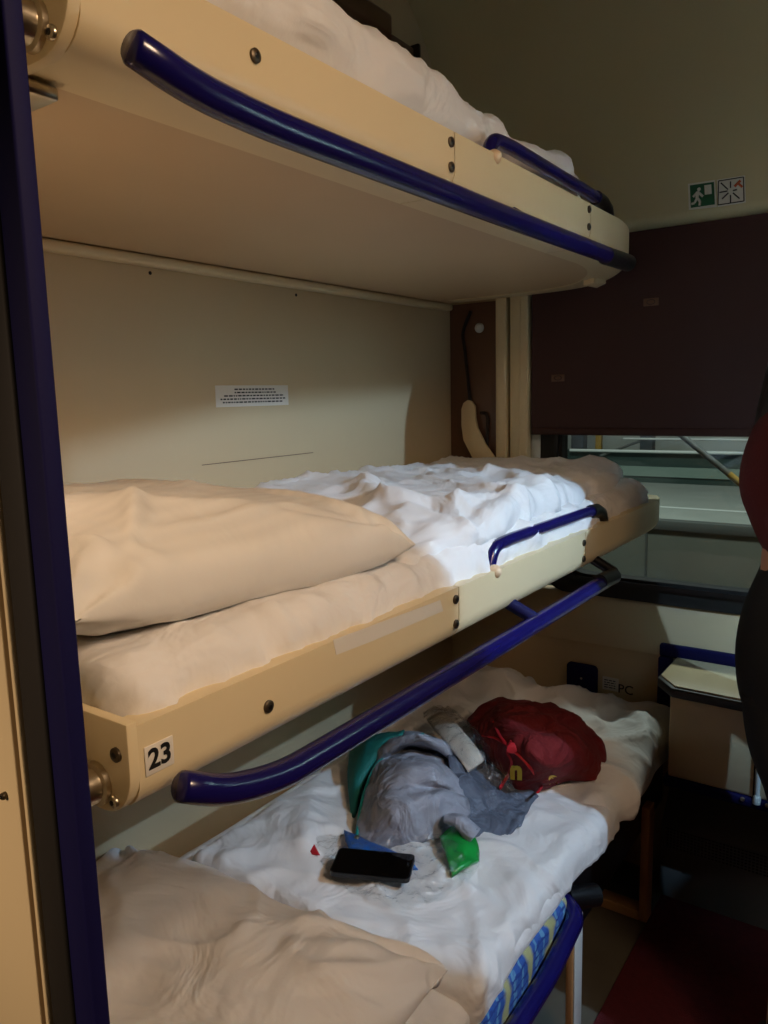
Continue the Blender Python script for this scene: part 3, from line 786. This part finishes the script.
def quad_on(pts, yoff, m, name, parent=None, t=.0015):
    p4 = [PY(*p, 2.38) for p in pts]
    return prism(name, [(p.x, p.z) for p in p4], 2.38-yoff-t, 2.38-yoff, 'y', m, parent)
ex = thing('exit_sticker', 'green emergency exit sticker with a running figure, above the blind', 'sticker', PY(702, 197, 2.379))
quad_on([(688, 184), (715, 180), (717, 207), (689, 210)], .0, M['sign'], 'sticker_base', ex)
quad_on([(690, 185.5), (714, 182), (715, 204.5), (691, 208)], .0016, M['green'], 'green_field', ex, .0006)
quad_on([(704.5, 185.5), (711.5, 184.5), (712, 194), (705, 195)], .0024, M['sign'], 'door_symbol', ex, .0006)
q = PY(699, 189.3, 2.377); disc('figure_head', (q.x, 2.3768, q.z), (0, -1, 0), .005, .0006, M['sign'], ex, 12)
for k_, (A, B) in enumerate((((698, 191.5), (697, 198)), ((697, 192.5), (693, 197)), ((699, 193), (703, 196.5)), ((697, 198), (694.5, 203)), ((694.5, 203), (691.5, 204)), ((697.5, 198), (700, 201.5)), ((700, 201.5), (699.5, 205.5)))):
    A_, B_ = PY(*A, 2.3772), PY(*B, 2.3772)
    tube('figure_limb', [A_, (A_+B_)/2, B_], .0034 if k_ else .0045, M['sign'], ex, 8)
hs = thing('hammer_sticker', 'white sticker with orange hammer and burst lines beside exit sticker', 'sticker', PY(731, 191, 2.379))
quad_on([(717, 180), (745, 175.5), (746, 202.5), (718, 207)], .0, M['sign'], 'sticker_base', hs)
cor = [(718.5, 181), (743.5, 177), (744, 201), (718, 205)]
for i in range(4):
    A_, B_ = PY(*cor[i], 2.3782), PY(*cor[(i+1) % 4], 2.3782); tube('border_line', [A_, B_], .0014, M['ink'], hs, 6)
for A, B in (((730.5, 181.5), (730.5, 188)), ((721, 183), (728, 189.5)), ((719.5, 192.5), (727.5, 191)), ((722, 199), (728.5, 192.8)), ((730.5, 195), (730.5, 203)), ((733, 193), (739.5, 198.5)), ((733, 190.6), (737, 189.6))):
    A_, B_ = PY(*A, 2.3782), PY(*B, 2.3782); tube('burst_line', [A_, B_], .0018, M['ink'], hs, 6)
for A, B, r_ in (((734.5, 186.5), (740.5, 180.5), .0036), ((737.5, 183), (742.5, 187), .0028)):
    A_, B_ = PY(*A, 2.3782), PY(*B, 2.3782); tube('hammer_symbol', [A_, B_], r_, M['orange'], hs, 8)

# notice on the left wall: five rows of small print, too small to read in the photograph
nt_ = thing('wall_notice', 'narrow white printed notice stuck on the wall above the berth numbered 23', 'notice', (XW, 1.40, 1.557))
box('notice_paper', XW, XW+.001, 1.274, 1.528, 1.533, 1.584, M['sign'], nt_, .0004)
def words(name, x_fn, y0, y1, z, h, seed, parent, m):
    rnd = random.Random(seed); vs = []; fs = []; y = y0
    while y < y1:
        l_ = rnd.uniform(.004, .013); e = min(y+l_, y1)
        k = len(vs); vs += [x_fn(y, z), x_fn(e, z), x_fn(e, z+h), x_fn(y, z+h)]; fs.append((k, k+1, k+2, k+3)); y = e+.003
    return mesh(name, vs, fs, m, parent, False, False)
for i, (a0, a1) in enumerate(((1.335, 1.475), (1.335, 1.48), (1.30, 1.51), (1.288, 1.515), (1.295, 1.505))):
    words('print_line', lambda y, z: (XW+.0016, y, z), a0, a1, 1.573-.0078*i, .0034, i, nt_, M['ink'])

# socket cover and sticker under the window
YL = 2.37
sk = thing('power_socket', 'square navy socket cover on the wall under the window', 'socket', PY(583, 678, YL))
q = PY(583, 678, YL)
o = prism('socket_cover', [(q.x+a_, q.z+b2) for a_, b2 in rr_loop(-.052, .052, -.052, .052, .014, 4)], YL-.016, YL, 'y', M['navyflat'], sk, .004)
disc('socket_screw', (q.x, YL-.016, q.z+.004), (0, -1, 0), .004, .002, M['steel'], sk, 10)
st = thing('socket_sticker', 'small white printed sticker to the right of the navy socket cover', 'sticker', PY(614, 685, YL))
q = PY(611, 684, YL)
box('sticker_base', q.x-.028, q.x+.025, YL-.001, YL, q.z-.022, q.z+.022, M['sign'], st)
for i in range(4):
    words('print_line', lambda y, z: (y, YL-.0016, z), q.x-.022, q.x+.015, q.z+.010-.008*i, .003, 20+i, st, M['navyflat'])
q2 = PY(622, 688, YL)
text('lettering', 'PC', .042, (q2.x+.012, YL, q2.z-.004), (1, 0, 0), (0, 0, 1), M['ink'], st, .0003, None, .0018)

# ------------------------------------------------------------------ table and the box under it
tb = thing('folding_table', 'small cream window table with dark edge and navy frame', 'table', (-.35, 2.3, .45))
tt = [PZ(*p, .742) for p in ((678, 653), (657.5, 675), (671, 686))]
rt = [PZ(*p, .742) for p in ((762, 702), (740, 663))]
dir_ = (rt[0]-tt[2]); y_r = tt[2].y+dir_.y/dir_.x*(.25-tt[2].x)
poly = [(p.x, p.y) for p in tt]+[(.25, tt[2].y-.02), (.25, 2.352), (tt[0].x, 2.352)]
poly[0] = (tt[0].x, min(tt[0].y, 2.345)); poly.pop()
prism('table_edge', poly, .708, .737, 'z', M['tableedge'], tb, .006)
inn = [(x+(.008 if x < 0 else 0), y+(.008 if y < 2.3 else -.004)) for x, y in poly]
prism('table_top', inn, .737, .7425, 'z', M['cream'], tb, .002)
box('table_frame', -.63, .25, 2.345, 2.3685, .735, .775, M['navyflat'], tb, .006)
box('frame_side', -.63, -.592, 2.335, 2.3685, .44, .735, M['navyflat'], tb, .005)
bx = thing('under_table_cabinet', 'cream box cabinet with dark lower rim fixed under the window table', 'cabinet', (-.3, 2.2, .45))
box('cabinet_body', -.535, .25, 2.115, 2.352, .468, .706, M['cream'], bx, .006)
box('bottom_rim', -.545, .25, 2.105, 2.352, .440, .468, M['navyflat'], bx, .006)
cx_ = PY(756, 760, 2.115).x
box('panel_joint', cx_-.004, cx_, 2.1138, 2.116, .47, .704, M['rubber'], bx)
tube('white_pipe', [(cx_+.008, 2.108, .69), (cx_+.008, 2.108, .475)], .0065, M['railwhite'], bx, 10)
disc('pipe_foot', (cx_+.008, 2.108, .458), (0, 0, 1), .010, .022, M['railwhite'], bx, 12)
q = PY(758, 735, 2.115); disc('round_plug', (q.x, 2.116, q.z), (0, -1, 0), .010, .004, M['brown'], bx, 16)
for dx in (-.026, .034):
    s_ = disc('rim_rivet', (cx_+dx, 2.105, .462), (0, -1, 0), .006, .004, M['steel'], bx, 10)
# heater under the table
ht = thing('heater_casing', 'grey metal heater casing with grille on floor under the table', 'heater', (-.2, 2.3, 0))
prism('casing', [(2.258, 0), (2.368, 0), (2.368, .345), (2.258, .235)], -.585, .62, 'x', M['heater'], ht, .004)
box('grille_recess', -.57, .60, 2.2565, 2.259, .165, .228, M['rubber'], ht)
gv = []; gf = []
def addbox(vs, fs, x0, x1, y0, y1, z0, z1):
    k = len(vs); vs += [(x0, y0, z0), (x1, y0, z0), (x1, y1, z0), (x0, y1, z0), (x0, y0, z1), (x1, y0, z1), (x1, y1, z1), (x0, y1, z1)]
    for f in ((0, 1, 2, 3), (4, 7, 6, 5), (0, 4, 5, 1), (1, 5, 6, 2), (2, 6, 7, 3), (3, 7, 4, 0)): fs.append(tuple(k+i for i in f))
for i in range(118): addbox(gv, gf, -.57+i*.01, -.567+i*.01, 2.253, 2.257, .165, .228)
for i in range(7): addbox(gv, gf, -.57, .60, 2.252, 2.257, .165+i*.0095, .168+i*.0095)
g_ = mesh('grille_mesh', gv, gf, M['heater'], ht); g_['kind'] = 'stuff'

# bracket high on the left wall
br = thing('shelf_bracket', 'brown bracket with dark end high on the wall behind the topmost berth', 'bracket', PX(400, 50, XW))
q = PX(402, 48, XW+.03)
prism('bracket_arm', [(q.y-.10, q.z-.05), (q.y+.02, q.z-.05), (q.y+.02, q.z+.0), (q.y-.10, q.z+.0)], XW, XW+.06, 'x', M['brown'], br, .006)
box('bracket_end', XW, XW+.075, q.y+.02, q.y+.035, q.z-.055, q.z+.01, M['black'], br, .004)
q = PX(345, 8, XW+.03)
box('bracket_rail', XW, XW+.05, q.y-.9, q.y+.20, q.z-.01, q.z+.05, M['brown'], br, .01)

# ------------------------------------------------------------------ box added to shape the cold beam (out of the frame)
hl = thing('beam_box', 'unseen grey box added round the cold lamp to shape its beam', 'lamp', (1.06, 1.41, 2.0))
# added box: back, top, bottom, sides; front opening cut to shape the light patches
F = S.x-.25
zlo = S.z-.25*1.75; zhi = S.z+.10
XB = S.x+.12
ylo = S.y-.25*(S.y-1.066)/(S.x+.61); yhi = S.y+.40
box('beam_box_top', F-.004, XB, ylo-.12, yhi+.06, zhi, zhi+.01, M['housing'], hl)
box('beam_box_bottom', F-.004, XB, ylo-.12, yhi+.06, zlo-.07, zlo-.06, M['housing'], hl)
box('beam_box_side', F-.004, XB, ylo-.13, ylo-.12, zlo-.07, zhi+.01, M['housing'], hl)
box('beam_box_side', F-.004, XB, yhi+.06, yhi+.07, zlo-.07, zhi+.01, M['housing'], hl)
box('beam_box_back', XB, XB+.01, ylo-.13, yhi+.07, zlo-.07, zhi+.01, M['housing'], hl)
box('beam_box_arm', XB+.01, 1.06, S.y-.04, S.y+.04, S.z-.04, S.z+.04, M['housing'], hl)
def ap_(dydx, drop): return (S.y+.25*dydx, S.z-.25*drop)
prism('beam_mask', [(ylo-.13, zhi+.005), (yhi+.07, zhi+.005), (yhi+.07, S.z-.25*.70), ap_(.48, .72), ap_(.48, .23), ap_(.19, .24), ap_(-.03, .249), ap_(-.255, .285), (ylo-.13, S.z-.25*.33)], F-.004, F, 'x', M['housing'], hl)  # stepped lower edge added to cut the outline of the cold beam
box('beam_mask', F-.004, F, ylo-.13, yhi+.07, zlo-.07, zlo, M['housing'], hl)
box('beam_mask', F-.0039, F+.0001, ylo-.13, ylo, zlo, zhi, M['housing'], hl)

# ------------------------------------------------------------------ person at the right edge
def skin_obj(name, nodes, edges, m, parent, root, sub=2):
    """nodes: {key: (pos, (rx, ry))}"""
    keys = list(nodes); ix = {k: i for i, k in enumerate(keys)}
    me = bpy.data.meshes.new(name); me.from_pydata([tuple(nodes[k][0]) for k in keys], [(ix[a], ix[b]) for a, b in edges], [])
    o = link(name, me, m, parent)
    md = o.modifiers.new('skin', 'SKIN'); md.use_smooth_shade = True
    for k in keys:
        d_ = me.skin_vertices[0].data[ix[k]]; r_ = nodes[k][1]; d_.radius = r_ if isinstance(r_, tuple) else (r_, r_); d_.use_root = (k == root)
    s = o.modifiers.new('sub', 'SUBSURF'); s.levels = sub; s.render_levels = sub
    return o
PXc, PYc = -.145, 1.765
pe = thing('person', 'person in dark red top and black trousers standing at the table', 'person', (PXc, PYc, 0))
def at(dx, dy, z): return Vector((PXc+dx, PYc+dy, z))
N = {'pelvis': (at(-.02, 0, 1.0), (.12, .15)), 'waist': (at(-.008, 0, 1.215), (.108, .138)), 'chest': (at(-.03, 0, 1.37), (.085, .13)), 'neckb': (at(-.02, 0, 1.53), (.05, .06)),
     'neck': (at(-.012, 0, 1.59), (.05, .05)), 'skull0': (at(.05, 0, 1.665), (.078, .066)), 'skull': (at(.04, 0, 1.75), (.118, .098)), 'crown': (at(.025, 0, 1.83), (.09, .08))}
E_ = [('pelvis', 'waist'), ('waist', 'chest'), ('chest', 'neckb'), ('neckb', 'neck'), ('neck', 'skull0'), ('skull0', 'skull'), ('skull', 'crown')]
for s, t in ((-1, 'a'), (1, 'b')):
    N.update({'sh'+t: (at(-.01, s*.16, 1.47), .046), 'el'+t: (at(.07, s*.14, 1.21), .036), 'wr'+t: (at(.22, s*.155, 1.04), .027), 'pa'+t: (at(.27, s*.16, 1.02), (.022, .036)),
              'hi'+t: (at(-.02, s*.09, .93), (.085, .08)), 'kn'+t: (at(.03, s*.10, .51), .058), 'ca'+t: (at(.0, s*.10, .36), .055), 'an'+t: (at(-.02, s*.10, .09), .037), 'to'+t: (at(.11, s*.115, .035), (.03, .045))})
    E_ += [('chest', 'sh'+t), ('sh'+t, 'el'+t), ('el'+t, 'wr'+t), ('wr'+t, 'pa'+t), ('pelvis', 'hi'+t), ('hi'+t, 'kn'+t), ('kn'+t, 'ca'+t), ('ca'+t, 'an'+t), ('an'+t, 'to'+t)]
    hand = at(.27, s*.16, 1.02)
    for f_, (oy, ln) in enumerate(((-.03, .065), (-.01, .078), (.010, .072), (.028, .058))):
        a1 = hand+Vector((.035, oy, -.004)); a2 = a1+Vector((ln*.55, oy*.1, -.012)); a3 = a2+Vector((ln*.40, 0, -.026))
        for nm, p, r_ in (('x', a1, .0095), ('y', a2, .0085), ('z', a3, .0070)): N[f'f{t}{f_}{nm}'] = (p, r_)
        E_ += [('pa'+t, f'f{t}{f_}x'), (f'f{t}{f_}x', f'f{t}{f_}y'), (f'f{t}{f_}y', f'f{t}{f_}z')]
    th1 = hand+Vector((.0, -s*.045, -.01)); th2 = hand+Vector((.04, -s*.062, -.024))
    N['t1'+t] = (th1, .0105); N['t2'+t] = (th2, .0085); E_ += [('pa'+t, 't1'+t), ('t1'+t, 't2'+t)]
body_ = skin_obj('body', N, E_, M['skin'], pe, 'pelvis')
# face: nose, eyes, mouth, ears (turned away, out of the frame)
def lump(name, c, r, m, parent): 
    b = bmesh.new(); bmesh.ops.create_uvsphere(b, u_segments=14, v_segments=10, radius=1)
    for v in b.verts: v.co = Vector(c)+Vector((v.co.x*r[0], v.co.y*r[1], v.co.z*r[2]))
    me = bpy.data.meshes.new(name); b.to_mesh(me); b.free()
    for p in me.polygons: p.use_smooth = True
    return link(name, me, m, parent)
dg = bpy.context.evaluated_depsgraph_get(); dg.update()
em = body_.evaluated_get(dg).to_mesh(); bq = bmesh.new(); bq.from_mesh(em); bt = BVHTree.FromBMesh(bq); bq.free(); body_.evaluated_get(dg).to_mesh_clear()
def face(dy, z):
    off_ = Vector((PXc, PYc, 0))
    h = bt.ray_cast(Vector((PXc+.5, PYc+dy, z)), Vector((-1, 0, 0)))
    return h[0] if h[0] else at(.12, dy, z)
lump('nose', face(0, 1.715)+Vector((.002, 0, 0)), (.019, .011, .021), M['skin'], pe)
lump('mouth', face(0, 1.672)-Vector((.002, 0, 0)), (.007, .024, .0065), M['lips'], pe)
for s in (-1, 1):
    q = face(s*.031, 1.745)
    ey = lump('eye', q-Vector((.004, 0, 0)), (.007, .014, .0075), M['sign'], pe)
    lump('iris', q+Vector((.0012, 0, 0)), (.003, .006, .006), M['ink'], ey)
    lump('eyebrow', face(s*.033, 1.768), (.004, .019, .0035), M['hair'], pe)
    lump('ear', at(.02, s*.088, 1.73), (.018, .008, .028), M['skin'], pe)
# clothes
def loft(rings, vs, fs, n=28, power=2.3):
    base = len(vs)
    C_ = [Vector(r_[0]) for r_ in rings]
    for i, (c, rx, ry) in enumerate(rings):
        t = (C_[min(i+1, len(C_)-1)]-C_[max(i-1, 0)]).normalized()
        ex_ = Vector((1, 0, 0)); ex_ = (ex_-t*ex_.dot(t)).normalized(); ey_ = t.cross(ex_)
        for j in range(n):
            a = 2*math.pi*j/n; ca_, sa_ = math.cos(a), math.sin(a)
            q = (abs(ca_)**power+abs(sa_)**power)**(-1/power)
            vs.append(Vector(c)+ex_*ca_*q*rx+ey_*sa_*q*ry)
    for i in range(len(rings)-1):
        for j in range(n): fs.append((base+i*n+j, base+i*n+(j+1) % n, base+(i+1)*n+(j+1) % n, base+(i+1)*n+j))
    fs.append(tuple(range(base+n-1, base-1, -1))); k = base+(len(rings)-1)*n; fs.append(tuple(range(k, k+n)))
def smooth_rings(rr, k=5):
    pts = curve([Vector(c) for c, _, _ in rr], k); rad = curve([Vector((a, b, 0)) for _, a, b in rr], k)
    return [(p, q.x, q.y) for p, q in zip(pts, rad)]
vs, fs = [], []
loft(smooth_rings([(at(.0, 0, 1.225), .118, .15), (at(-.004, 0, 1.25), .120, .152), (at(-.018, 0, 1.31), .134, .155), (at(-.026, 0, 1.37), .144, .168), (at(-.022, 0, 1.46), .124, .175), (at(-.012, 0, 1.52), .085, .12), (at(-.005, 0, 1.56), .064, .068)]), vs, fs)
for s in (-1, 1):
    loft(smooth_rings([(at(-.01, s*.12, 1.49), .055, .055), (at(-.01, s*.165, 1.46), .064, .056), (at(.015, s*.165, 1.38), .056, .050), (at(.07, s*.14, 1.21), .048, .044), (at(.14, s*.145, 1.12), .044, .042), (at(.20, s*.155, 1.06), .036, .036)]), vs, fs, 18, 2)
mesh('top', vs, fs, M['top'], pe, True)
vs, fs = [], []
loft(smooth_rings([(at(.0, 0, 1.205), .112, .145), (at(-.006, 0, 1.15), .122, .157), (at(-.017, 0, 1.07), .136, .168), (at(-.023, 0, .99), .139, .17), (at(-.02, 0, .92), .131, .168), (at(-.01, 0, .86), .11, .165)]), vs, fs)
for s in (-1, 1):
    loft(smooth_rings([(at(-.02, s*.085, .93), .118, .08), (at(-.015, s*.088, .84), .108, .082), (at(.01, s*.092, .72), .088, .078), (at(.03, s*.10, .51), .068, .066), (at(.02, s*.10, .35), .066, .064), (at(.0, s*.10, .10), .056, .055)]), vs, fs, 18, 2)
mesh('trousers', vs, fs, M['trousers'], pe, True)
for s in (-1, 1):
    y = s*.10
    sh = skin_obj('shoe', {'h': (at(-.055, y, .055), (.045, .042)), 'm': (at(.03, y, .055), (.048, .042)), 't': (at(.14, y*1.1, .042), (.036, .045)), 'a': (at(-.03, y, .115), (.048, .046))},
             [('h', 'm'), ('m', 't'), ('h', 'a')], M['shoe'], pe, 'h')
    ol = [(at(0, y, 0).x+.02+.115*math.cos(a), at(0, y, 0).y+.045*math.sin(a)) for a in [i*math.pi/12 for i in range(24)]]
    prism('sole', ol, 0, .02, 'z', M['sole'], sh, .004)
vs, fs = [], []
loft(smooth_rings([(at(.035, 0, 1.865), .03, .03), (at(.03, 0, 1.845), .085, .075), (at(.01, 0, 1.79), .108, .095), (at(-.012, 0, 1.72), .098, .095), (at(-.05, 0, 1.62), .075, .10), (at(-.085, .0, 1.53), .055, .10), (at(-.115, .0, 1.45), .035, .085), (at(-.13, .0, 1.39), .012, .04)]), vs, fs, 24, 2)
mesh('hair', vs, fs, M['hair'], pe, True)

# ------------------------------------------------------------------ outside: platform and station wall
def ZY(px, py, y): return PY(px, py, y).z
zt = .80; zk = .60
pf = struct(box('platform', -6, 4, 5.0, 8.9, -.4, .70, M['facewall']))
box('platform_top', -6, 4, 5.02, 8.9, .70, .72, M['concrete'], pf)
box('platform_kerb', -6, 4, 4.985, 5.06, .655, .722, M['kerb'], pf, .006)
box('platform_line', -6, 4, 5.55, 5.60, .7205, .7225, M['railwhite'], pf)
for x in (-4.3, -2.85, -1.45, -.05, 1.35): box('face_joint', x, x+.012, 4.992, 5.002, -.4, .655, M['kerb'], pf)
struct(box('track_bed', -6, 4, 2.6, 5.0, -1.0, -.9, M['kerb']))
sw = struct(box('station_wall', -8, 5, 8.9, 9.1, -.4, 4.2, M['backwall']))
YB = 7.0
def band(px, pya, pyb, y): return ZY(px, pyb, y), ZY(px, pya, y)
pa = thing('platform_barrier', 'low grey panelled barrier with white rails across the platform', 'barrier', (-1.5, YB, .72))
z0, z1 = band(690, 497, 508, YB); box('barrier_panel', -6, 4, YB, YB+.05, .715, z1, M['midgrn'], pa)
z2 = ZY(690, 478, YB); box('barrier_panel', -6, 4, YB+.02, YB+.05, z1, z2, M['tealglass'], pa)
z3 = ZY(690, 468, YB); box('barrier_panel', -6, 4, YB, YB+.05, z2, z3, M['midgrn'], pa)
z4 = ZY(690, 452, YB); box('barrier_panel', -6, 4, YB+.02, YB+.05, z3, z4, M['tealglass'], pa)
tube('hand_rail', [(-2.75, YB-.03, ZY(600, 450.5, YB)), (4, YB-.03, ZY(720, 450.5, YB))], .014, M['railwhite'], pa, 10)
tube('hand_rail', [(-2.35, YB+.3, ZY(640, 441, YB)), (4, YB+.3, ZY(720, 441, YB))], .011, M['railwhite'], pa, 10)
tube('hand_rail', [PY(600, 456, YB-.05), PY(640, 441, YB+.25)], .013, M['railgrey'], pa, 10)
for i, (px, wpx, mm_, lab) in enumerate(((577, 13, 'post', 'leftmost broad grey steel post seen through the window'), (598, 6, 'postyellow', 'thin ochre post on the platform outside'), (646, 12, 'post', 'grey steel post behind the white platform rails'))):
    y = 7.6; q = PY(px, 440, y); hw = wpx*.5*y/768
    tag(box('platform_post', q.x-hw, q.x+hw, y, y+2*hw, .72, 4.0, M[mm_], None, .006), lab, 'post')
q = PY(577, 455, 7.3)
pd = thing('platform_pole', 'slanting grey pole with a yellow lower end outside the window', 'pole', PY(745, 488, 4.2))
A_, B_, C_ = PY(660, 418, 4.2), PY(729, 474, 4.2), PY(752, 493, 4.2)
tube('pole_shaft', [A_, B_], .016, M['railgrey'], pd, 12)
tube('pole_end', [B_, C_], .017, M['postyellow'], pd, 12)
tube('pole_foot', [C_, C_+Vector((.25, .2, -.12)), Vector((C_.x+.35, 5.1, .72))], .016, M['railgrey'], pd, 10)
cr_ = tag(box('platform_crate', PY(590, 460, 7.4).x-.15, PY(610, 460, 7.4).x, 7.4, 7.7, .72, ZY(598, 452, 7.4), M['tealglass'], None, .01), 'dark low box beside the ochre post on the platform', 'box')
box('crate_stripe', PY(592, 460, 7.4).x-.1, PY(612, 460, 7.4).x, 7.395, 7.4, ZY(598, 459, 7.4), ZY(598, 456, 7.4), M['greenpack'], cr_)
